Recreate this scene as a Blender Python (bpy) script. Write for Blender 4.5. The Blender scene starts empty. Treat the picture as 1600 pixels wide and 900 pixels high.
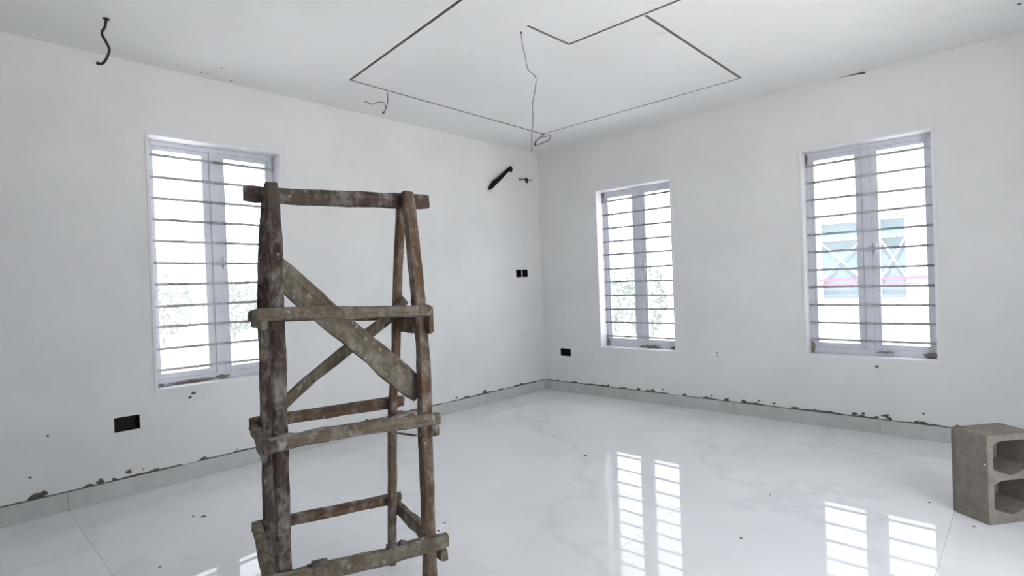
import bpy, bmesh, math, random
from mathutils import Vector, Matrix, noise
random.seed(7)
C = bpy.context.scene.collection
S = bpy.context.scene

# ------------------------------------------------------------------ camera
CAM = Vector((4.5344, -5.3715, 1.3466)); YAW, PITCH, ROLL = 0.7554, -0.0068, -0.0367
fw = Vector((-math.sin(YAW)*math.cos(PITCH), math.cos(YAW)*math.cos(PITCH), math.sin(PITCH)))
rt = Vector((math.cos(YAW), math.sin(YAW), 0)); up = rt.cross(fw)
r2 = rt*math.cos(ROLL)+up*math.sin(ROLL); u2 = -rt*math.sin(ROLL)+up*math.cos(ROLL)
cd = bpy.data.cameras.new('camera'); co = bpy.data.objects.new('camera', cd); C.objects.link(co)
cd.sensor_width = 36; cd.lens = 36*861.1/1600; cd.clip_start = .05; cd.clip_end = 300
M = Matrix((r2, u2, -fw)).transposed().to_4x4(); M.translation = CAM; co.matrix_world = M
S.camera = co

# ------------------------------------------------------------------ light and exposure
S.view_settings.view_transform = 'Standard'; S.view_settings.look = 'None'
S.view_settings.gamma = 1; S.view_settings.use_curve_mapping = False
S.view_settings.exposure = 0.76
W = bpy.data.worlds.new('world'); S.world = W; W.use_nodes = True
bg = W.node_tree.nodes['Background']; bg.inputs[0].default_value = (.92, .965, 1.0, 1); bg.inputs[1].default_value = 2.6
sl = bpy.data.lights.new('sun', 'SUN'); sl.energy = 13.0; sl.angle = .05; sl.color = (1, .985, .96)
so = bpy.data.objects.new('sun', sl); C.objects.link(so)
so.rotation_euler = Vector((-.02, -.62, 1.5)).to_track_quat('Z', 'Y').to_euler()

# ------------------------------------------------------------------ materials
def mat(name, col, rough=.6, spec=.5, metal=0.0):
    m = bpy.data.materials.new(name); m.use_nodes = True
    b = m.node_tree.nodes['Principled BSDF']
    b.inputs['Base Color'].default_value = (*col, 1); b.inputs['Roughness'].default_value = rough
    b.inputs['Specular IOR Level'].default_value = spec; b.inputs['Metallic'].default_value = metal
    return m
class N:                                   # small node helper
    def __init__(s, m): s.m = m; s.t = m.node_tree; s.n = s.t.nodes; s.b = s.n.get('Principled BSDF')
    def add(s, kind, **kw):
        x = s.n.new(kind)
        for k, v in kw.items():
            if k[0] == 'i' and k[1:].isdigit(): x.inputs[int(k[1:])].default_value = v
            elif k in x.inputs.keys() and not hasattr(x, k): x.inputs[k].default_value = v
            else: setattr(x, k, v)
        return x
    def link(s, a, b): s.t.links.new(a, b)
    def noise(s, vec, scale, detail=4, rough=.5, dist=0):
        x = s.n.new('ShaderNodeTexNoise'); x.inputs['Scale'].default_value = scale
        x.inputs['Detail'].default_value = detail; x.inputs['Roughness'].default_value = rough
        x.inputs['Distortion'].default_value = dist; s.link(vec, x.inputs['Vector']); return x.outputs['Fac']
    def coord(s, which='Object', scale=(1, 1, 1)):
        x = s.n.new('ShaderNodeTexCoord'); mp = s.n.new('ShaderNodeMapping'); mp.inputs['Scale'].default_value = scale
        s.link(x.outputs[which], mp.inputs['Vector']); return mp.outputs['Vector']
    def geo(s, scale=(1, 1, 1)):
        x = s.n.new('ShaderNodeNewGeometry'); mp = s.n.new('ShaderNodeMapping'); mp.inputs['Scale'].default_value = scale
        s.link(x.outputs['Position'], mp.inputs['Vector']); return mp.outputs['Vector']
    def ramp(s, fac, stops):
        x = s.n.new('ShaderNodeValToRGB'); e = x.color_ramp.elements
        e[0].position, e[0].color = stops[0][0], (*stops[0][1], 1)
        e[1].position, e[1].color = stops[1][0], (*stops[1][1], 1)
        for p, c in stops[2:]: k = e.new(p); k.color = (*c, 1)
        s.link(fac, x.inputs[0]); return x.outputs[0]
    def mix(s, fac, a, b, mode='MIX'):
        x = s.n.new('ShaderNodeMix'); x.data_type = 'RGBA'; x.blend_type = mode
        for v, i in ((fac, 0), (a, 6), (b, 7)):
            if hasattr(v, 'links'): s.link(v, x.inputs[i])
            elif i == 0: x.inputs[0].default_value = v
            else: x.inputs[i].default_value = (*v, 1)
        return x.outputs[2]
    def bump(s, h, strength=.2, dist=.01):
        x = s.n.new('ShaderNodeBump'); x.inputs['Strength'].default_value = strength; x.inputs['Distance'].default_value = dist
        s.link(h, x.inputs['Height']); s.link(x.outputs[0], s.b.inputs['Normal'])
    def base(s, c): s.link(c, s.b.inputs['Base Color'])

def g(v): return (v, v, v)
def plaster(name, lo, hi, bump=.25):
    m = mat(name, hi, .75, .25); k = N(m); v = k.geo()
    a = k.noise(v, 1.3, 5, .6); b = k.noise(v, 14, 4, .6)
    c = k.ramp(a, [(.35, lo), (.62, hi)])
    c = k.mix(k.ramp(b, [(.45, g(0)), (.75, g(.25))]), c, lo)
    sp = k.noise(k.geo((1, 1, 1)), 7.5, 2, .4)
    c = k.mix(k.ramp(sp, [(.80, g(0)), (.83, g(.25))]), c, (.5, .49, .47))
    k.base(c); k.bump(k.noise(k.geo((6, 6, 2.2)), 2.2, 8, .65), bump, .012)
    return m
WALLM = plaster('skim_plaster_wall', (.77, .772, .775), (.825, .828, .83))
CEILM = plaster('skim_plaster_ceiling', (.85, .853, .85), (.89, .893, .893), .12)
REVM = plaster('white_paint', (.80, .80, .83), (.85, .85, .88), .1)
def floor_mat():
    m = mat('polished_marble_tile', (.82, .83, .86), .05, .38); k = N(m)
    v = k.geo()
    w = k.n.new('ShaderNodeTexWave'); w.wave_type = 'BANDS'; w.bands_direction = 'DIAGONAL'
    w.inputs['Scale'].default_value = .33; w.inputs['Distortion'].default_value = 9; w.inputs['Detail'].default_value = 5
    w.inputs['Detail Scale'].default_value = 1.3; w.inputs['Detail Roughness'].default_value = .62
    k.link(v, w.inputs['Vector'])
    c = k.ramp(k.noise(v, 1.1, 5, .6), [(.35, (.79, .80, .84)), (.6, (.855, .863, .895))])
    c = k.mix(k.ramp(w.outputs['Fac'], [(.0, g(.2)), (.035, g(0))]), c, (.55, .56, .60))
    c = k.mix(k.ramp(k.noise(k.geo((1, 2.2, 1)), 5, 6, .7), [(.6, g(0)), (.8, g(.25))]), c, (.68, .69, .72))
    k.base(c)
    rr = k.n.new('ShaderNodeMapRange'); rr.inputs[1].default_value = .35; rr.inputs[2].default_value = .75
    rr.inputs[3].default_value = .012; rr.inputs[4].default_value = .06
    k.link(k.noise(v, 3.5, 7, .7), rr.inputs[0]); k.link(rr.outputs[0], k.b.inputs['Roughness'])
    k.bump(k.noise(v, 2.2, 2, .5), .012, .01)
    return m
FLOORM = floor_mat()
def simple(name, lo, hi, scale, rough, spec=.4, bump=.2, metal=0, bd=.004):
    m = mat(name, hi, rough, spec, metal); k = N(m); v = k.coord('Object')
    k.base(k.ramp(k.noise(v, scale, 6, .65), [(.35, lo), (.65, hi)])); k.bump(k.noise(v, scale*2, 6, .6), bump, bd); return m
GROUT = simple('tile_grout', (.62, .62, .62), (.70, .70, .70), 30, .9)
SKIRT = simple('skirting_tile', (.50, .52, .515), (.58, .60, .595), 6, .22, .5, .03)
MORTAR = simple('raw_mortar', (.07, .065, .06), (.17, .16, .145), 40, .95, .1, .5)
CRUST = simple('dried_plaster_crust', (.17, .15, .13), (.33, .30, .27), 25, .95, .1, .6)
BLOCKM = simple('sandcrete', (.205, .18, .155), (.275, .245, .215), 18, .95, .1, .7, 0, .003)
BLACK = mat('black_plastic', (.006, .006, .01), .5, .2)
WIREM = mat('black_cable_sheath', (.015, .015, .017), .5)
WIREG = mat('grey_cable_sheath', (.10, .10, .10), .5)
COPPER = mat('copper_wire_end', (.35, .15, .07), .4, .5, .8)
RUBBER = simple('foam_pipe_insulation', (.006, .006, .006), (.014, .014, .014), 30, .9, .2, .4)
GROOVE_SHADE = mat('groove_shade_grey', (.33, .33, .33), .95, .05)  # grey stands in for the shade inside the ceiling grooves
def frame_mat():
    m = mat('white_window_frame', (.80, .82, .87), .3, .5); k = N(m); v = k.geo()
    n = k.noise(v, 9, 6, .7)
    k.base(k.ramp(n, [(.45, (.70, .72, .79)), (.62, (.66, .68, .75)), (.78, (.50, .50, .50))]))
    return m
FRAMEM = frame_mat()
def bar_mat():
    m = mat('burglar_bar_paint', (.5, .5, .5), .5, .4); k = N(m)
    k.base(k.ramp(k.noise(k.geo((1, 1, .3)), 4.5, 5, .7), [(.42, (.50, .50, .51)), (.60, (.20, .20, .22))])); return m
BARM = bar_mat()
def glass_mat():                           # clear pane; its dust film also imitates bloom washing out the view
    m = bpy.data.materials.new('dusty_bloom_glass'); m.use_nodes = True; k = N(m); k.n.remove(k.b)
    out = k.n['Material Output']
    tr = k.add('ShaderNodeBsdfTransparent', i0=(.93, .95, .97, 1)); gl = k.add('ShaderNodeBsdfGlossy', i1=.02)
    fr = k.add('ShaderNodeFresnel', i0=1.45)
    m1 = k.n.new('ShaderNodeMixShader'); k.link(fr.outputs[0], m1.inputs[0]); k.link(tr.outputs[0], m1.inputs[1]); k.link(gl.outputs[0], m1.inputs[2])
    du = k.add('ShaderNodeBsdfTranslucent', i0=(.86, .88, .92, 1))
    m2 = k.n.new('ShaderNodeMixShader')
    f = k.noise(k.geo(), 3.2, 7, .7)
    mr = k.n.new('ShaderNodeMapRange'); mr.inputs[1].default_value = .3; mr.inputs[2].default_value = .7
    mr.inputs[3].default_value = .06; mr.inputs[4].default_value = .14; k.link(f, mr.inputs[0])
    k.link(mr.outputs[0], m2.inputs[0]); k.link(m1.outputs[0], m2.inputs[1]); k.link(du.outputs[0], m2.inputs[2])
    k.link(m2.outputs[0], out.inputs[0]); return m
GLASS = glass_mat()
def wood(name, a, b, sp=.6):
    m = mat(name, b, .85, .15); k = N(m); v = k.coord('Object', (1.5, 14, 14)); o = k.coord('Object')
    c = k.ramp(k.noise(v, 3, 8, .7, .4), [(.28, tuple(x*.5 for x in a)), (.42, a), (.68, b)])
    c = k.mix(k.ramp(k.noise(k.geo(), 4, 3, .6), [(.45, g(0)), (.66, g(.5))]), c, (.12, .108, .08))
    c = k.mix(k.ramp(k.noise(k.geo((1, 1, .6)), 16, 7, .75), [(.48, g(0)), (.66, g(.75))]), c, (.33, .295, .265))
    c = k.mix(k.ramp(k.noise(k.geo((1, 1, .7)), 34, 5, .7), [(sp-.06, g(0)), (sp+.03, g(.75))]), c, (.52, .49, .46))
    k.base(c); k.bump(k.noise(v, 5, 8, .7), .6, .004); return m
WOOD1 = wood('weathered_wood', (.10, .060, .038), (.20, .130, .090), .69)
WOOD2 = wood('plaster_stained_wood', (.115, .088, .063), (.215, .18, .14), .66)
WOOD3 = wood('wood_backlit_tone', (.05, .033, .032), (.11, .078, .07), .70)  # backlit shade of the left legs and top bar is put into this brown

# ------------------------------------------------------------------ builders
def link(name, bm, m, parent=None, smooth=False):
    me = bpy.data.meshes.new(name); bmesh.ops.recalc_face_normals(bm, faces=bm.faces[:]); bm.to_mesh(me); bm.free()
    for x in (m if isinstance(m, (list, tuple)) else [m]): me.materials.append(x)
    if smooth:
        for p in me.polygons: p.use_smooth = True
    o = bpy.data.objects.new(name, me); C.objects.link(o)
    if parent: o.parent = parent
    return o
def empty(name, loc=(0, 0, 0)):
    o = bpy.data.objects.new(name, None); C.objects.link(o); o.location = loc; o.empty_display_size = .1; return o
def tag(o, label, cat, group=None):
    o['label'] = label; o['category'] = cat
    if group: o['group'] = group
    return o
def struct(o, label, cat='structure'):
    o['kind'] = 'structure'; o['label'] = label; o['category'] = cat; return o
def box(bm, lo, hi, bev=0, mi=0):
    vs = [bm.verts.new((x, y, z)) for x in (lo[0], hi[0]) for y in (lo[1], hi[1]) for z in (lo[2], hi[2])]
    fs = [bm.faces.new([vs[i] for i in q]) for q in ((0, 1, 3, 2), (4, 6, 7, 5), (0, 4, 5, 1), (2, 3, 7, 6), (0, 2, 6, 4), (1, 5, 7, 3))]
    for f in fs: f.material_index = mi
    if bev:
        bmesh.ops.bevel(bm, geom=list({e for f in fs for e in f.edges}), offset=bev, segments=1, affect='EDGES')
def tube(bm, pts, r, n=8, cap=True):
    pts = [Vector(p) for p in pts]; rs = r if isinstance(r, (list, tuple)) else [r]*len(pts); rings = []
    ref = Vector((0, 0, 1))
    for i, p in enumerate(pts):
        t = (pts[min(i+1, len(pts)-1)]-pts[max(i-1, 0)]).normalized()
        if abs(t.dot(ref)) > .93: ref = Vector((1, .3, 0)).normalized()
        a = t.cross(ref).normalized(); b = t.cross(a).normalized(); ref = a.cross(t) if False else ref
        rings.append([bm.verts.new(p+(a*math.cos(2*math.pi*k/n)+b*math.sin(2*math.pi*k/n))*rs[i]) for k in range(n)])
    for i in range(len(rings)-1):
        A, B = rings[i], rings[i+1]
        off = min(range(n), key=lambda s: sum((A[k].co-B[(k+s) % n].co).length for k in range(n)))
        for k in range(n): bm.faces.new((A[k], A[(k+1) % n], B[(k+1+off) % n], B[(k+off) % n]))
        rings[i+1] = [B[(k+off) % n] for k in range(n)]
    if cap: bm.faces.new(rings[0][::-1]); bm.faces.new(rings[-1])
def spline(pts, sub=5):                    # Catmull-Rom
    P = [Vector(p) for p in pts]; P = [P[0]*2-P[1]]+P+[P[-1]*2-P[-2]]; out = []
    for i in range(1, len(P)-2):
        for j in range(sub):
            t = j/sub; a, b, c, d = P[i-1:i+3]
            out.append(.5*((2*b)+(c-a)*t+(2*a-5*b+4*c-d)*t*t+(3*b-a-3*c+d)*t**3))
    out.append(P[-2]); return out
def panel(bm, outer, holes, f, t0, t1, mi=0):   # flat board with holes; f maps (u, v, depth) to space
    edges = []; old = set(bm.faces)
    for poly in [outer]+holes:
        vs = [bm.verts.new((p[0], p[1], 0)) for p in poly]
        edges += [bm.edges.new((vs[i], vs[(i+1) % len(vs)])) for i in range(len(vs))]
    r = bmesh.ops.triangle_fill(bm, edges=edges, use_beauty=True)
    fs = [x for x in r['geom'] if isinstance(x, bmesh.types.BMFace)]
    ex = bmesh.ops.extrude_face_region(bm, geom=fs, use_keep_orig=True)
    nv = {v for v in ex['geom'] if isinstance(v, bmesh.types.BMVert)}
    ov = {v for x in fs for v in x.verts}
    cap = {x for x in ex['geom'] if isinstance(x, bmesh.types.BMFace)}|set(fs)
    for x in set(bm.faces)-old-cap: x.material_index = mi
    for v in ov: v.co = f(v.co.x, v.co.y, t0)
    for v in nv: v.co = f(v.co.x, v.co.y, t1)
def rect(a, b, c, d): return [(a, c), (b, c), (b, d), (a, d)]
def bounds_hole(r, e=0): return rect(r[0]-e, r[1]+e, r[2]-e, r[3]+e)

# ------------------------------------------------------------------ room shell
H = 3.0; XM = 5.55; YM = -6.7; T = .22
FL = lambda u, v, w: Vector((-w, u, v))            # left wall: u = y, v = z
FR = lambda u, v, w: Vector((u, w, v))             # right wall: u = x
FB = lambda u, v, w: Vector((XM+w, u, v))
FN = lambda u, v, w: Vector((u, YM-w, v))
WL = (-4.265, -3.322, .6844, 2.5064); WM = (.8703, 1.8003, .5764, 2.3893); WR = (3.0649, 3.9937, .6254, 2.4328)
SL = [(-4.528, -4.382, .441, .537), (-.474, -.378, 1.430, 1.520), (-.362, -.266, 1.430, 1.520)]
SR = [(.267, .421, .440, .531)]
def wall(name, f, span, wins, socks, label, m=WALLM):
    bm = bmesh.new(); o = rect(span[0], span[1], 0, H)
    panel(bm, o, [bounds_hole(w) for w in wins]+[bounds_hole(s, .001) for s in socks], f, 0, .05)
    panel(bm, rect(span[0]-T*.99, span[1]+T*.99, -.05, H+.2), [bounds_hole(w) for w in wins], f, .05, T)
    return struct(link(name, bm, m), label, 'wall')
wall('wall_left', FL, (YM, 0), [WL], SL, 'white skimmed wall on the left with one barred window and a dark pipe stub')
wall('wall_right', FR, (0, XM), [WM, WR], SR, 'white skimmed wall on the right with two barred windows')
wall('wall_back', FB, (YM, 0), [(-4.0, -2.15, .02, 2.6)], [], 'white wall behind the camera with an added opening for light')  # unseen opening, added to let in light and brighten the room
wall('wall_front', FN, (0, XM), [], [], 'white wall behind the camera without openings')

bm = bmesh.new(); GW = .0105
def seg(a, b, cut0=0, cut1=0, w=GW):
    a, b = Vector(a), Vector(b); d = (b-a).normalized(); n = Vector((-d.y, d.x)); a = a+d*cut0; b = b-d*cut1
    return [tuple(a+n*w), tuple(a-n*w), tuple(b-n*w), tuple(b+n*w)]
g1, g2, g3, g4 = (.668, -3.037), (.63, -.632), (2.803, -.652), (2.812, -2.243)
e = GW
grooves = [seg(g1, g2, -e, -e), seg(g2, g3, e+.001, -e, .008), seg(g3, g4, e+.001, e+.001),
           seg(g1, (3.3, -3.33), e+.001, 0), seg((2.235, -2.258), (4.3, -2.243), -e, 0), seg((2.233, -2.258), (2.22, -2.678), e+.001, 0)]
panel(bm, rect(0, XM, YM, 0), grooves, lambda u, v, w: Vector((u, v, H+w)), 0, .03, 1)
ceil = struct(link('ceiling', bm, [CEILM, GROOVE_SHADE]), 'white plaster board ceiling with thin shadow grooves forming interlocking squares', 'ceiling')
bm = bmesh.new(); box(bm, (-T+.01, YM-T+.01, H+.031), (XM+T-.01, T-.01, H+.19)); link('upper_slab', bm, GROOVE_SHADE, ceil)

# floor: grout bed with polished tiles laid on it
bm = bmesh.new(); box(bm, (-T+.01, YM-T+.01, -.2), (XM+T-.01, T-.01, -.0025)); floor = struct(link('floor', bm, GROUT), 'glossy white marble effect tiled floor', 'floor')
TS = 1.2; GAP = .001; tmesh = {}
def tile(x0, x1, y0, y1):
    w, h = round(x1-x0-GAP, 4), round(y1-y0-GAP, 4)
    if (w, h) not in tmesh:
        b = bmesh.new(); z = -.0024; bv = .0012
        lo = [b.verts.new((sx*w/2, sy*h/2, z)) for sx, sy in ((-1, -1), (1, -1), (1, 1), (-1, 1))]
        mi = [b.verts.new((sx*w/2, sy*h/2, -.0008)) for sx, sy in ((-1, -1), (1, -1), (1, 1), (-1, 1))]
        tp = [b.verts.new((sx*(w/2-bv), sy*(h/2-bv), 0)) for sx, sy in ((-1, -1), (1, -1), (1, 1), (-1, 1))]
        b.faces.new(tp)
        for i in range(4):
            j = (i+1) % 4; b.faces.new((lo[i], lo[j], mi[j], mi[i])); b.faces.new((mi[i], mi[j], tp[j], tp[i]))
        me = bpy.data.meshes.new('tile'); bmesh.ops.recalc_face_normals(b, faces=b.faces[:]); b.to_mesh(me); b.free(); me.materials.append(FLOORM); tmesh[(w, h)] = me
    o = bpy.data.objects.new('tile', tmesh[(w, h)]); C.objects.link(o); o.parent = floor; o.location = ((x0+x1)/2, (y0+y1)/2, 0)
xs = [0]+[.6+TS*i for i in range(5)]; xs = [x for x in xs if x < XM]+[XM]
ys = [YM]+[-4.79+TS*i for i in range(-1, 4)]+[0]
for i in range(len(xs)-1):
    for j in range(len(ys)-1): tile(xs[i], xs[i+1], ys[j], ys[j+1])

# skirting
def skirting(name, along, spans, label, sgn):
    root = empty(name); struct(root, label, 'baseboard')
    for a, b in spans:
        bm = bmesh.new(); c = .0008; h = .117+random.uniform(-.0007, .0007); d = .012+random.uniform(-.0006, .0006)
        if along == 'y': box(bm, (0, a+c, 0), (d, b-c, h), .0012)
        else: box(bm, (a+c, -d, 0), (b-c, 0, h), .0012)
        link('skirting_tile', bm, SKIRT, root)
    return root
ysk = [YM, -5.99, -4.79, -3.59, -2.39, -1.19, -.013]; xsk = [0, 1.2, 2.4, 3.6, 4.8, XM]
bl = skirting('baseboard_left', 'y', list(zip(ysk, ysk[1:])), 'grey tile skirting along the left wall', 1)
br = skirting('baseboard_right', 'x', list(zip(xsk, xsk[1:])), 'grey tile skirting along the right wall', 1)
def ragged(name, f, a, b, h0, seed, chips, parent):       # unpainted mortar edge and chipped spots over the skirting
    rnd = random.Random(seed); bm = bmesh.new(); n = int((b-a)/.014); prev = None
    for i in range(n+1):
        u = a+(b-a)*i/n
        q = noise.fractal(Vector((u*3.3, seed, 0)), 1, 2, 4); hh = .006+max(0, q)*.016+max(0, noise.noise(Vector((u*14, seed, 3)))-.15)*.028
        if noise.noise(Vector((u*2.1, seed+5, 1))) < -.40: hh = .0015
        cur = [bm.verts.new(f(u, h0-.004, 0)), bm.verts.new(f(u, h0-.004, -.004)), bm.verts.new(f(u, h0+hh, -.003)), bm.verts.new(f(u, h0+hh, 0))]
        if prev:
            for k in range(3): bm.faces.new((prev[k], cur[k], cur[k+1], prev[k+1]))
        prev = cur
    for (u, v, s) in chips:
        m = rnd.randint(7, 10); c = bm.verts.new(f(u, v, -.005)); ring = []; back = []
        for k in range(m):
            t = 2*math.pi*k/m; rr = s*rnd.uniform(.45, 1.15)
            ring.append(bm.verts.new(f(u+math.cos(t)*rr*1.25, v+math.sin(t)*rr*.8, -.003))); back.append(bm.verts.new(f(u+math.cos(t)*rr*1.3, v+math.sin(t)*rr*.84, 0)))
        for k in range(m):
            j = (k+1) % m; bm.faces.new((c, ring[k], ring[j])); bm.faces.new((ring[k], back[k], back[j], ring[j]))
    o = link(name, bm, MORTAR, parent); o['kind'] = 'stuff'; return o
RC = [(.455,.118,.015),(.953,.138,.02),(1.346,.136,.02),(1.519,.13,.024),(1.642,.165,.012),(1.887,.128,.028),(2.147,.124,.018),(2.175,.15,.014),(2.329,.127,.028),(2.49,.126,.03),(2.634,.155,.013),(2.772,.148,.014),(2.953,.125,.03),(3.111,.124,.026),(3.417,.14,.022),(3.483,.152,.014),(3.578,.13,.016),(3.641,.15,.026),(3.665,.135,.018),(3.85,.127,.026),(3.893,.205,.01),(4.1,.128,.034),(2.242,.59,.010),(3.59,.555,.012),(2.25,.56,.007)]
LC = [(-1.494,.146,.018),(-1.357,.130,.018),(-1.32,.128,.012),(-1.074,.142,.03),(-.984,.126,.015),(-.783,.128,.013),(-.39,.126,.012),(-4.962,.128,.03),(-4.925,.136,.034),(-4.90,.15,.016),(-4.62,.132,.02),(-4.615,.145,.012),(-4.54,.125,.02),(-4.455,.158,.018),(-4.373,.15,.006),(-3.981,.123,.022),(-4.874,.498,.008),(-4.967,.261,.008),(-3.751,.14,.007),(-4.04,.628,.016),(-4.063,.600,.012),(-4.3,.128,.016),(-2.6,.13,.02),(-2.2,.127,.015)]
ragged('mortar_edge', FL, YM+.02, -.02, .117, 3.1, LC, bl)
ragged('mortar_edge', FR, .02, XM-.02, .117, 8.7, RC, br)

# ceiling edge chips and one crack
bm = bmesh.new()
for (u, v, s) in [(.141, -4.09, .007), (.0964, -3.926, .010), (.1006, -3.884, .008), (.2756, -3.85, .007), (.06, -3.705, .012), (1.66, -2.65, .006), (4.52, -.584, .016)]:
    c = bm.verts.new((u, v, H-.002)); ring = [bm.verts.new((u+math.cos(k*.9)*s*random.uniform(.6, 1.2), v+math.sin(k*.9)*s*random.uniform(.6, 1.2), H-.0005)) for k in range(7)]
    for k in range(7): bm.faces.new((c, ring[k], ring[(k+1) % 7]))
o = link('ceiling_chips', bm, MORTAR, ceil); o['kind'] = 'stuff'
bm = bmesh.new()
a = [(3.36, 2.9985), (3.44, 2.995), (3.50, 2.990), (3.55, 2.983), (3.575, 2.979), (3.58, 2.992), (3.56, 2.9985)]
p1 = [bm.verts.new((x, -.002, z)) for x, z in a]; p0 = [bm.verts.new((x, .001, z)) for x, z in a]; bm.faces.new(p1)
for k in range(len(a)): j = (k+1) % len(a); bm.faces.new((p1[k], p0[k], p0[j], p1[j]))
link('wall_crack', bm, MORTAR, ceil)

# ------------------------------------------------------------------ windows
def window(name, f, w, label, dirt):
    root = empty(name); struct(root, label, 'window'); a, b, c, d = w
    def bx(bm, u0, u1, v0, v1, w0, w1, bev=.002):
        box(bm, (u0, v0, w0), (u1, v1, w1), bev)
    def fin(nm, bm, m, parent=root):
        for v in bm.verts: v.co = f(v.co.x, v.co.y, v.co.z)
        return link(nm, bm, m, parent)
    # raised white plaster bead round the opening and the painted reveal lining
    bm = bmesh.new(); s = .018; pr = -.006
    for q in ((a-s, a, c-s, d+s), (b, b+s, c-s, d+s), (a, b, d, d+s), (a, b, c-s, c)): bx(bm, q[0], q[1], q[2], q[3], pr, .002, 0)
    fin('plaster_bead', bm, REVM)
    bm = bmesh.new(); l = .003
    for q in ((a-.001, a+l, c, d), (b-l, b+.001, c, d), (a, b, d-l, d+.001), (a, b, c-.001, c+l)): bx(bm, *q, -.004, .215, 0)
    fin('reveal', bm, REVM)
    # outer frame
    F0, F1 = .135, .195; ft = .038
    bm = bmesh.new(); i0, i1, k0, k1 = a+l, b-l, c+l, d-l
    bx(bm, i0, i0+ft, k0, k1, F0, F1); bx(bm, i1-ft, i1, k0, k1, F0, F1); bx(bm, i0+ft, i1-ft, k1-ft, k1, F0, F1); bx(bm, i0+ft, i1-ft, k0, k0+.05, F0, F1)
    mid = (a+b)/2; bx(bm, mid-.03, mid+.03, k0+.05, k1-ft, F0-.004, F1); fin('window_frame', bm, FRAMEM)
    # two casement sashes with their panes
    for (u0, u1) in ((i0+ft, mid-.03), (mid+.03, i1-ft)):
        bm = bmesh.new(); v0, v1 = k0+.05, k1-ft; sn = .022 if (u0 < mid-.1) else .052
        L, Rr = (.022, .052) if u0 < mid-.1 else (.052, .022)
        g0, g1 = F0+.010, F1-.006
        bx(bm, u0, u0+L, v0, v1, g0, g1); bx(bm, u1-Rr, u1, v0, v1, g0, g1)
        bx(bm, u0+L, u1-Rr, v1-.034, v1, g0, g1); bx(bm, u0+L, u1-Rr, v0, v0+.042, g0, g1)
        sa = fin('sash', bm, FRAMEM)
        bm = bmesh.new(); vs = [bm.verts.new((x, y, .168)) for x, y in ((u0+L, v0+.042), (u1-Rr, v0+.042), (u1-Rr, v1-.034), (u0+L, v1-.034))]; bm.faces.new(vs)
        fin('pane', bm, GLASS, sa)
        if u0 > mid:
            bm = bmesh.new(); bx(bm, u0+.015, u0+.035, (v0+v1)/2-.05, (v0+v1)/2+.05, g0-.018, g0+.001); fin('sash_handle', bm, FRAMEM, sa)
    hh = d-c
    for i in range(11):
        v = d-hh*(.064+.0868*i)+random.uniform(-.004, .004); tl = random.uniform(-.004, .004)
        bm = bmesh.new(); vs = []
        for u, vv in ((i0, v-tl), (i1, v+tl)):
            vs.append([bm.verts.new((u, vv+y, z)) for y, z in ((-.0095, .112), (.0095, .112), (.0095, .124), (-.0095, .124))])
        for k in range(4): bm.faces.new((vs[0][k], vs[0][(k+1) % 4], vs[1][(k+1) % 4], vs[1][k]))
        bm.faces.new(vs[0]); bm.faces.new(vs[1]); fin('burglar_bar', bm, BARM)
    # dried plaster left on the sill and in the corners
    for (u, v, ru, rv) in dirt:
        bm = bmesh.new(); bmesh.ops.create_icosphere(bm, subdivisions=3, radius=1)
        for q in bm.verts:
            n = 1+.5*noise.noise(q.co*2+Vector((u*9, v*3, 0))); p = q.co*n
            q.co = Vector((min(max(a+(b-a)*u+p.x*ru, i0), i1), min(max(c+(d-c)*v+p.y*rv, k0), k1), .120+p.z*.012))
        fin('plaster_smear', bm, CRUST)
    return root
window('window_1', FL, WL, 'white framed window with burglar bars on the left wall behind the scaffold',
       [(.28, .010, .15, .010), (.04, .008, .03, .012), (.5, .012, .05, .012), (.02, .985, .012, .02)])
window('window_2', FR, WM, 'narrower looking barred window nearest the room corner on the right wall',
       [(.02, .02, .02, .06), (.62, .012, .12, .016), (.95, .012, .06, .018), (.02, .975, .012, .05)])
window('window_3', FR, WR, 'barred window farther right on the right wall with the neighbouring house behind it',
       [(.02, .03, .015, .045), (.62, .02, .06, .008), (.95, .015, .05, .022), (.01, .97, .012, .05)])

# ------------------------------------------------------------------ socket boxes
def socket(name, f, s, label, group=None, dbl=False):
    u0, u1, v0, v1 = s; root = empty(name, f((u0+u1)/2, v0, 0)); off = Vector(root.location)
    def fin(nm, bm, m):
        for v in bm.verts: v.co = f(v.co.x, v.co.y, v.co.z)-off
        return link(nm, bm, m, root)
    bm = bmesh.new(); t = .003
    for q in ((u0, u0+t, v0, v1, -.001, .045), (u1-t, u1, v0, v1, -.001, .045), (u0+t, u1-t, v0, v0+t, -.001, .045), (u0+t, u1-t, v1-t, v1, -.001, .045), (u0, u1, v0, v1, .045, .048)):
        box(bm, (q[0], q[2], q[4]), (q[1], q[3], q[5]))
    fin('back_box', bm, BLACK)
    for uu in (u0+.012, u1-.012):
        bm = bmesh.new(); box(bm, (uu-.006, (v0+v1)/2-.007, .004), (uu+.006, (v0+v1)/2+.007, .04), .001); fin('screw_lug', bm, BLACK)
    return tag(root, label, 'socket box', group)
socket('socket_box', FL, SL[0], 'wide black rectangular socket box low on the left wall below and left of the window')
socket('switch_box', FL, SL[1], 'left one of two small black switch boxes near the room corner')
socket('switch_box', FL, SL[2], 'right one of two small black switch boxes, closest to the room corner')
socket('socket_box', FR, SR[0], 'black socket box low on the right wall between the corner and the first window')

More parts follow.
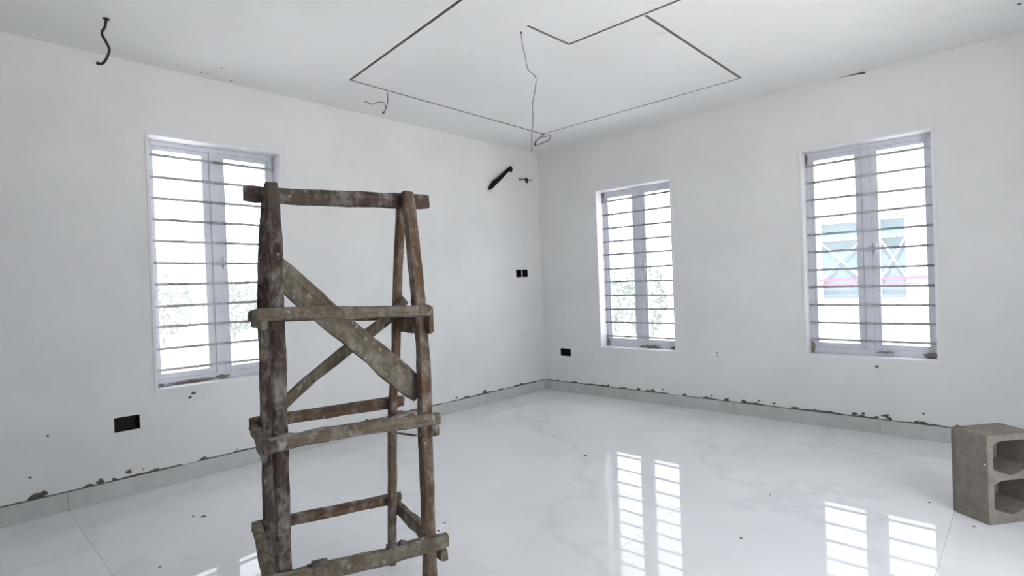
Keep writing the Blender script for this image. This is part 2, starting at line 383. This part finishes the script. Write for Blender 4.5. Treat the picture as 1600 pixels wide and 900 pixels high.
# ------------------------------------------------------------------ wires and pipe stub
def cable(name, pts, r, m, label, cat='wire', extra=None, ball=None, cap=True):
    o0 = Vector(pts[0]); root = empty(name, o0)
    bm = bmesh.new(); tube(bm, [Vector(p)-o0 for p in spline(pts)], r, 8); link('cable', bm, m, root, True)
    if extra: bm = bmesh.new(); tube(bm, [Vector(p)-o0 for p in spline(extra)], r*.9, 8); link('cable', bm, m, root, True)
    if ball:
        for b_ in ball:
            bm = bmesh.new(); bmesh.ops.create_icosphere(bm, subdivisions=2, radius=b_[1]); bmesh.ops.translate(bm, verts=bm.verts[:], vec=Vector(b_[0])-o0); link('wire_joint', bm, m, root, True)
    if cap:
        bm = bmesh.new(); bmesh.ops.create_cone(bm, cap_ends=True, segments=12, radius1=r*2.6, radius2=r*2.2, depth=.004); bmesh.ops.translate(bm, verts=bm.verts[:], vec=(0, 0, -.002)); link('hole_rim', bm, m, root)
    return tag(root, label, cat)
cable('ceiling_wire', [(.5999,-4.5968,3.0),(.5929,-4.6034,2.9514),(.5781,-4.6174,2.9145),(.5957,-4.6008,2.8609),(.608,-4.5891,2.8151),(.5927,-4.6036,2.7631),(.5754,-4.6198,2.7376),(.5562,-4.638,2.7385)], .0075, WIREM,
      'thick black wavy cable hanging from the ceiling at far left', ball=[((.5562,-4.638,2.7385), .010)])
cable('ceiling_wire', [(2.1324,-2.6454,3.0),(2.1365,-2.6416,2.9243),(2.1469,-2.6318,2.8525),(2.1596,-2.6198,2.7553),(2.1949,-2.5866,2.699),(2.1897,-2.5915,2.6194),(2.1747,-2.6056,2.5152),(2.1752,-2.6052,2.4185),(2.1666,-2.6132,2.3265),(2.1636,-2.6161,2.2131)], .0026, WIREG,
      'long thin kinked wire hanging from the middle of the ceiling', ball=[((2.1324,-2.6454,2.996), .007)])
cable('ceiling_wire', [(.6146,-2.657,3.0),(.6166,-2.6551,2.9298),(.6076,-2.6636,2.8871),(.5988,-2.6719,2.8552),(.5864,-2.6835,2.8342)], .0036, WIREG,
      'short forked grey wire hanging from the left ceiling groove', extra=[(.603,-2.6679,2.8657),(.5965,-2.674,2.9146),(.5614,-2.7071,2.9245),(.5255,-2.7409,2.9074),(.4983,-2.7666,2.9196),(.4712,-2.7921,2.9371)], ball=[((.5864,-2.6835,2.8342), .011)])
cable('ceiling_wire', [(.6426,-.6309,3.0),(.6052,-.6661,2.9523),(.5733,-.6962,2.9185),(.5668,-.7023,2.8692),(.6192,-.653,2.8949),(.6769,-.5986,2.9274),(.6988,-.578,2.9759)], .0045, WIREG,
      'looped dark wire hanging at the groove corner nearest the room corner', extra=[(.6988,-.578,2.9759),(.6313,-.6415,2.9651),(.584,-.6861,2.9321),(.5668,-.7023,2.8692)])
root = empty('wall_wire', (0, -.27, 2.63)); o0 = Vector(root.location)
bm = bmesh.new(); tube(bm, [Vector(p)-o0 for p in spline([(.004,-.36,2.635),(.02,-.33,2.628),(.025,-.28,2.632),(.02,-.20,2.63),(.012,-.12,2.645)])], .006, 8); link('cable', bm, WIREG, root, True)
bm = bmesh.new(); tube(bm, [Vector(p)-o0 for p in [(-.001,-.245,2.64),(.02,-.245,2.636),(.03,-.245,2.615),(.03,-.247,2.59)]], [.016, .02, .018, .01], 10); link('connector', bm, WIREM, root, True)
bm = bmesh.new(); tube(bm, [Vector(p)-o0 for p in [(.004,-.37,2.628),(.02,-.35,2.624),(.026,-.325,2.63)]], [.008, .014, .008], 8); link('wire_end', bm, WIREG, root, True)
tag(root, 'small twisted wire with a dark connector sticking out of the left wall near the corner', 'wire')
root = empty('pipe_stub', (0, -.86, 2.51)); o0 = Vector(root.location)
bm = bmesh.new(); tube(bm, [Vector(p)-o0 for p in [(0,-.885,2.455),(.03,-.872,2.48),(.045,-.835,2.525),(.045,-.76,2.575),(.04,-.66,2.65),(.035,-.57,2.72),(.03,-.535,2.745),(.022,-.515,2.735),(0,-.505,2.70)]], [.016, .024, .030, .026, .021, .018, .018, .018, .016], 12); link('insulated_pipe', bm, RUBBER, root, True)
tag(root, 'black insulated pipe stub slanting across the left wall high near the corner', 'pipe')

# ------------------------------------------------------------------ wooden scaffold
BASE = Vector((2.42, -4.20, 0)); sc = empty('wooden_scaffold', BASE)
tag(sc, 'rough wooden scaffold trestle splashed with plaster standing in the middle of the room', 'scaffold')
def beam(name, w, t, n, pts, m, seed, rough=.10, ends=0.0):
    P = [Vector(p) for p in pts]; n = Vector(n).normalized()
    L = (P[-1]-P[0]).length; ax = (P[-1]-P[0]).normalized(); side = n.cross(ax).normalized(); n = ax.cross(side).normalized()
    Mx = Matrix((ax, side, n)).transposed().to_4x4(); Mx.translation = P[0]; inv = Mx.inverted()
    loc = [inv @ p for p in (spline(P, 6) if len(P) > 2 else P)]
    # resample evenly
    st = max(6, int(L/.035)); rings = []; bm = bmesh.new(); ch = .16*min(w, t)
    prof = [(-w/2+ch, -t/2), (w/2-ch, -t/2), (w/2, -t/2+ch), (w/2, t/2-ch), (w/2-ch, t/2), (-w/2+ch, t/2), (-w/2, t/2-ch), (-w/2, -t/2+ch)]
    for i in range(st+1):
        x = -ends+(L+2*ends)*i/st
        k = 0
        while k < len(loc)-2 and loc[k+1].x < x: k += 1
        A, B = loc[k], loc[k+1]; q = A+(B-A)*((x-A.x)/max(1e-6, B.x-A.x))
        s = .88 if i in (0, st) else 1
        ring = []
        for (py, pz) in prof:
            dv = noise.fractal(Vector((x*9, py*30+seed, pz*30)), 1, 2, 3)
            k2 = 1+rough*dv+rough*.5*noise.noise(Vector((x*3, seed, 0)))
            jx = (noise.noise(Vector((py*60, pz*60, seed+i)))*.006 if i in (0, st) else 0)
            ring.append(bm.verts.new((x+jx, q.y+py*k2*s, q.z+pz*k2*s)))
        rings.append(ring)
    for i in range(st):
        for k in range(8): bm.faces.new((rings[i][k], rings[i][(k+1) % 8], rings[i+1][(k+1) % 8], rings[i+1][k]))
    bm.faces.new(rings[0][::-1]); bm.faces.new(rings[-1])
    o = link(name, bm, m, sc); Mx.translation = P[0]-BASE; o.matrix_local = Mx
    return o
MEM = [
["leg", .050, .046, [.9583,-.2652,.1063], [[2.4351,-4.4609,1.763],[2.4563,-4.466,1.5587],[2.476,-4.4726,1.3648],[2.5031,-4.4886,1.0806],[2.5355,-4.5069,.7428],[2.5731,-4.5277,.3524],[2.607,-4.5465,0.0]], 3],
["leg", .052, .046, [.9583,-.2652,.1063], [[2.5811,-3.9348,1.7588],[2.6087,-3.9346,1.5106],[2.6358,-3.9361,1.2633],[2.6606,-3.9438,1.0204],[2.6864,-3.9663,.7318],[2.7348,-4.0066,.1944],[2.7523,-4.0212,0.0]], 1],
["leg", .044, .04, [-.9523,.2635,.1541], [[2.3552,-4.4369,1.7626],[2.2897,-4.4428,1.368],[2.2354,-4.4268,1.0053],[2.1672,-4.4064,.5489],[2.1114,-4.3886,.1731],[2.0857,-4.3804,0.0]], 3],
["leg", .036, .04, [-.9523,.2635,.1541], [[2.5005,-3.9092,1.7583],[2.4359,-3.9032,1.3486],[2.3846,-3.8931,1.0142],[2.3627,-3.8946,.8815],[2.3281,-3.8881,.6563],[2.2426,-3.8558,.0729],[2.2319,-3.8518,0.0]], 1],
["top_bar", .062, .036, [.9638,-.2667,0], [[2.3703,-4.5386,1.7257],[2.4588,-4.2189,1.7252],[2.5706,-3.815,1.7286]], 3],
["front_rail", .048, .036, [.9583,-.2652,.1063], [[2.5076,-4.5549,1.2698],[2.5295,-4.476,1.2695],[2.5978,-4.2331,1.2597],[2.6832,-3.9295,1.2469]], 2],
["front_rail", .050, .036, [.9583,-.2652,.1063], [[2.5575,-4.5598,.8082],[2.5692,-4.5169,.8092],[2.5955,-4.4217,.8102],[2.6294,-4.2982,.8119],[2.6625,-4.179,.8109],[2.6979,-4.0525,.8074],[2.7326,-3.929,.8028]], 2],
["front_rail", .055, .04, [.9583,-.2652,.1063], [[2.5987,-4.5929,.3441],[2.6398,-4.4513,.3366],[2.71,-4.2032,.3226],[2.7819,-3.9459,.3163]], 2],
["back_rail", .045, .034, [-.9523,.2635,.1541], [[2.2194,-4.4797,1.2563],[2.3913,-3.8382,1.2213]], 1],
["back_rail", .047, .034, [-.9523,.2635,.1541], [[2.1499,-4.4676,.8061],[2.2046,-4.2699,.8062],[2.3023,-3.9172,.8066],[2.3293,-3.8202,.8075]], 1],
["back_rail", .045, .034, [-.9523,.2635,.1541], [[2.0811,-4.4455,.343],[2.1167,-4.314,.3383],[2.2373,-3.8703,.3247],[2.2557,-3.8048,.3261]], 1],
["side_board", .12, .022, [.2667,.9637,-.0104], [[2.2719,-3.8067,1.1929],[2.702,-3.9255,1.2118]], 1],
["side_board", .075, .022, [-.2667,-.9636,.0161], [[2.1897,-4.4481,1.2458],[2.52,-4.5395,1.2514]], 2],
["side_rail", .045, .034, [.2667,.9637,-.0104], [[2.2512,-3.8061,.7263],[2.4604,-3.8638,.7427],[2.7146,-3.9341,.7478]], 1],
["side_rail", .05, .034, [-.2667,-.9636,.0161], [[2.1019,-4.4316,.775],[2.2704,-4.4782,.7773],[2.5681,-4.5603,.7944]], 2],
["side_rail", .055, .036, [.2667,.9637,-.0104], [[2.1766,-3.7904,.2642],[2.4624,-3.8695,.2658],[2.5508,-3.894,.2613],[2.7678,-3.9542,.2496]], 2],
["side_rail", .055, .034, [-.2667,-.9636,.0161], [[2.0862,-4.4313,.3478],[2.1905,-4.4602,.344],[2.3201,-4.4965,.3187],[2.4519,-4.5336,.2859]], 2],
["wide_brace", .1, .02, [.9583,-.2652,.1063], [[2.4314,-4.469,1.4559],[2.4775,-4.3544,1.3262],[2.5302,-4.2202,1.1863],[2.583,-4.0863,1.0441],[2.6366,-3.9504,.8998]], 2],
["thin_brace", .046, .025, [-.9523,.2635,.1541], [[2.4659,-3.8849,1.295],[2.4401,-3.9391,1.2285],[2.3647,-4.1289,1.0871],[2.3128,-4.2584,.9874],[2.2601,-4.3819,.8734]], 2],
["lath", .012, .010, [-.9523,.2635,.1541], [[2.1171,-4.4542,.7749],[2.1326,-4.4185,.8096],[2.1499,-4.3783,.8478]], 2],
["lath", .008, .008, [.2667,.9637,-.0104], [[2.2906,-3.8334,.6488],[2.5275,-3.8985,.6894]], 1],
]
WM_ = {1: WOOD1, 2: WOOD2, 3: WOOD3}
for i, (nm, w, t, n, pts, k) in enumerate(MEM):
    rough = .22 if nm in ('front_rail', 'side_rail') and pts[0][2] < 1 else .13
    beam(nm, w, t, n, pts, WM_[k], i*3.7, rough if nm != 'lath' else .1)
def lump(pos, r, seed, m=CRUST, nm='mortar_lump'):
    bm = bmesh.new(); bmesh.ops.create_icosphere(bm, subdivisions=3, radius=1)
    for v in bm.verts:
        k = 1+.55*noise.fractal(v.co*1.6+Vector((seed, 0, 0)), 1, 2, 3); v.co = Vector((v.co.x*r[0], v.co.y*r[1], v.co.z*r[2]))*k
    o = link(nm, bm, m, sc, True); o.location = Vector(pos)-BASE; o.rotation_euler = (0, 0, 1.3); return o
for i, (p, r) in enumerate([((2.648,-4.43,.370),(.035,.018,.010)), ((2.715,-4.17,.353),(.024,.016,.009)), ((2.725,-4.13,.356),(.016,.012,.008)), ((2.568,-4.50,.825),(.05,.022,.014)),
        ((2.60,-4.40,.832),(.05,.016,.008)), ((2.685,-4.10,.832),(.05,.018,.010)), ((2.715,-3.94,.775),(.018,.016,.045)), ((2.50,-4.550,.775),(.022,.012,.035)), ((2.615,-3.945,1.285),(.016,.012,.016)),
        ((2.585,-4.535,.806),(.024,.026,.022)), ((2.30,-3.87,.80),(.03,.022,.035)), ((2.42,-3.862,.768),(.06,.014,.010)), ((2.165,-4.445,.79),(.014,.014,.02))]):
    lump(p, r, i*4.4, CRUST if i not in (0, 1, 2, 8) else MORTAR)
for i, p in enumerate([(2.461,-4.462,1.735), (2.603,-3.937,1.735), (2.66,-3.945,1.255), (2.72,-3.945,.335), (2.535,-4.49,1.27), (2.602,-4.51,.80)]):
    bm = bmesh.new(); bmesh.ops.create_cone(bm, cap_ends=True, segments=8, radius1=.0035, radius2=.0035, depth=.006)
    o = link('nail', bm, WIREM, sc); o.location = Vector(p)-BASE; o.rotation_euler = Vector((.96, -.27, .1)).to_track_quat('Z', 'Y').to_euler()

# ------------------------------------------------------------------ hollow block standing on end
ax = Vector((.79, -.613, 0)).normalized(); ay = Vector((.613, .79, 0)).normalized()
blk = empty('hollow_block', (4.19, -1.494, 0)); blk.rotation_euler = (0, 0, math.atan2(ax.y, ax.x))
tag(blk, 'sand coloured hollow concrete block standing on end at the right edge near the wall', 'block')
BD, BW, BH = .203, .30, .466     # local x: depth of the cavities, local y: width of the face with the holes
def octo(u0, u1, v0, v1, c): return [(u0+c*2.8, v0), (u1-c*2.8, v0), (u1, v0+c), (u1, v1-c*.5), (u1-c*1.3, v1), (u0+c*1.3, v1), (u0, v1-c*.5), (u0, v0+c)]
bm = bmesh.new(); hs = [octo(.036, BW-.036, .252, .432, .036), octo(.036, BW-.036, .045, .224, .036)]
panel(bm, rect(0, BW, 0, BH), hs, lambda u, v, w: Vector((w, u, v)), BD, .028)
box(bm, (0, 0, 0), (.028, BW, BH))
bmesh.ops.remove_doubles(bm, verts=bm.verts[:], dist=.0002)
o = link('block_body', bm, BLOCKM, blk)
mo = o.modifiers.new('bevel', 'BEVEL'); mo.width = .005; mo.segments = 2; mo.limit_method = 'ANGLE'; mo.angle_limit = .6
bm = bmesh.new(); bmesh.ops.create_icosphere(bm, subdivisions=1, radius=.005); o = link('white_fleck', bm, REVM, blk); o.location = (BD*.93, -.001, .315)

# crumbs of dried mortar on the tiles
for i, (x, y, q, lb) in enumerate([(.8301, -4.2553, .014, 'largest dark mortar crumb on the white tiles left of the scaffold'), (1.3384, -4.6143, .007, 'small dark mortar crumb on the tiles at the lower left, nearest the camera'),
        (1.9967, -1.9164, .012, 'dark mortar crumb on the floor just left of the reflection of the corner window'), (3.422, -2.5443, .008, 'dark mortar crumb on the floor between the reflections of the two right windows'),
        (2.0702, -3.3856, .007, 'dark mortar crumb on the tiles just right of the right scaffold legs'), (3.3415, -1.8697, .006, 'mortar crumb on the tiles above the reflection of the right window, left one of two'),
        (4.0789, -1.4439, .008, 'mortar crumb on the tiles just left of the hollow block'), (.775, -4.295, .008, 'small mortar crumb beside the largest crumb left of the scaffold'), (4.29, -1.68, .007, 'mortar crumb on the tiles in front of the left face of the hollow block')]):
    bm = bmesh.new(); bmesh.ops.create_icosphere(bm, subdivisions=2, radius=q)
    for v in bm.verts: v.co *= 1+.5*noise.noise(v.co*160+Vector((i, 0, 0))); v.co.z = max(v.co.z*.35, -.0004)+.0004
    o = link('mortar_crumb', bm, MORTAR); o.location = (x, y, 0); o.rotation_euler = (0, 0, i)
    tag(o, lb, 'crumb', 'mortar crumbs scattered on the floor')

# ------------------------------------------------------------------ outside
GZ = -.3
SOIL = simple('pale_sandy_ground', (.55, .54, .52), (.66, .65, .63), 2, .95, .1, .3)
RENDERW = simple('white_house_render', (.74, .75, .76), (.80, .81, .82), 2, .8, .2, .1)
PANEB = mat('blue_grey_window_glass', (.07, .11, .13), .15, .3)
REDP = mat('red_paint', (.42, .03, .07), .6)
LEAFM = simple('pale_green_leaves', (.10, .125, .11), (.19, .22, .19), 9, .7, .3, 0)
BARK = simple('shrub_bark', (.12, .09, .06), (.2, .16, .12), 20, .9, .1)
bm = bmesh.new()
panel(bm, rect(-60, 60, -60, 60), [rect(-T+.02, XM+T-.02, YM-T+.02, T-.02)], lambda u, v, w: Vector((u, v, GZ-w)), 0, .1)
struct(link('ground', bm, SOIL), 'pale sandy ground outside the windows', 'ground')
bm = bmesh.new(); box(bm, (-T, YM-T, GZ-.05), (XM+T, T, -.0505)); bmesh.ops.translate(bm, verts=bm.verts[:], vec=(0, 0, -.15)); 
struct(link('trim_1', bm, RENDERW), 'concrete foundation plinth under the room', 'plinth')
# neighbouring house behind the right window
hs_ = empty('neighbour_house', (1.2, 6, GZ)); tag(hs_, 'pale neighbouring house with cross barred windows and a red band', 'house')
hz = Vector((1.2, 6, GZ)); wins = [(1.68, 2.40, .83, 2.28), (2.60, 3.05, .83, 2.28), (4.4, 5.3, .83, 2.28)]
bm = bmesh.new(); panel(bm, rect(1.2, 8.0, GZ, 2.86), [rect(*w) for w in wins], lambda u, v, w: Vector((u, 6+w, v))-hz, 0, .2)
box(bm, Vector((1.2, 6.2, GZ))-hz, Vector((8, 12, 2.86))-hz); link('wall', bm, RENDERW, hs_)
bm = bmesh.new(); box(bm, Vector((1.0, 5.7, 2.861))-hz, Vector((8.2, 12.2, 3.0))-hz); link('roof_slab', bm, RENDERW, hs_)
bm = bmesh.new()
for q in ((1.62, 3.35, 1.19, 1.235), (1.62, 3.35, 1.10, 1.125)): box(bm, Vector((q[0], 5.93, q[2]))-hz, Vector((q[1], 5.95, q[3]))-hz)
link('red_rail', bm, REDP, hs_)
for (a, b, c, d) in wins:
    bm = bmesh.new(); t = .045
    for q in ((a-.03, a+t, c, d+.03), (b-t, b+.03, c, d+.03), (a+t, b-t, d-t, d+.03), (a+t, b-t, c, c+t), (a+t, b-t, d-.36, d-.33)): box(bm, Vector((q[0], 5.96, q[2]))-hz, Vector((q[1], 6.08, q[3]))-hz)
    wf = link('window', bm, REVM, hs_)
    bm = bmesh.new(); box(bm, Vector((a+t, 6.04, c+t))-hz, Vector((b-t, 6.05, d-t))-hz); link('pane', bm, PANEB, wf)
    bm = bmesh.new()
    for s in (0, 1):
        for x0, z0, x1, z1 in ((a+t, c+.40, b-t, d-.38),):
            if s: z0, z1 = z1, z0
            tube(bm, [Vector((x0, 5.99, z0))-hz, Vector((x1, 5.99, z1))-hz], .012, 5)
    link('cross_bar', bm, REVM, wf)
# compound wall
bm = bmesh.new(); box(bm, (0.1, 4.3, GZ), (9, 4.45, .86)); box(bm, (0.1, 4.27, .861), (9, 4.48, .90))
tag(link('compound_wall', bm, RENDERW), 'low white compound wall outside the right window', 'wall')
def shrub(loc, rx, ry, h, nl, ls, label, seed, group):
    rnd = random.Random(seed); root = empty('shrub', loc); tag(root, label, 'shrub', group)
    bm = bmesh.new()
    for k in range(5):
        a = k*1.26; tube(bm, [(0, 0, 0), (math.cos(a)*rx*.2, math.sin(a)*ry*.2, h*.4), (math.cos(a)*rx*.5, math.sin(a)*ry*.5, h*.8)], [.025, .018, .006], 6)
    link('stem', bm, BARK, root)
    bm = bmesh.new()
    for _ in range(nl):
        v = Vector((rnd.gauss(0, 1), rnd.gauss(0, 1), rnd.gauss(0, 1))).normalized()*rnd.uniform(.45, 1)**.5
        p = Vector((v.x*rx, v.y*ry, h*.55+v.z*h*.45)); p *= 1+.15*noise.noise(p*2)
        a = Vector((rnd.gauss(0, 1), rnd.gauss(0, 1), rnd.gauss(0, 1))).normalized(); b = a.orthogonal().normalized()
        s = ls*rnd.uniform(.6, 1.3)
        bm.faces.new([bm.verts.new(p+q) for q in (-a*s, b*s*.4, a*s, -b*s*.4)])
    o = link('foliage', bm, LEAFM, root); o['kind'] = 'stuff'
for i, (x, y, h, lb) in enumerate([(-3.25, 6.3, 1.95, 'left'), (-2.0, 6.0, 2.1, 'middle'), (-.75, 6.3, 1.9, 'right')]):
    shrub((x, y, GZ), .52, .5, h, 1300, .07, lb+' one of the leafy shrubs seen through the barred window nearest the room corner', i, 'shrubs outside the window nearest the corner')
for i, (y, h, lb) in enumerate([(-2.2, 2.2, 'leftmost'), (.1, 2.4, 'second from left'), (2.4, 2.1, 'third from left'), (4.7, 2.3, 'rightmost')]):
    shrub((-17, y, GZ), .98, 1.0, h, 1200, .12, lb+' low distant shrub seen through the left window', 20+i, 'distant shrubs outside the left window')
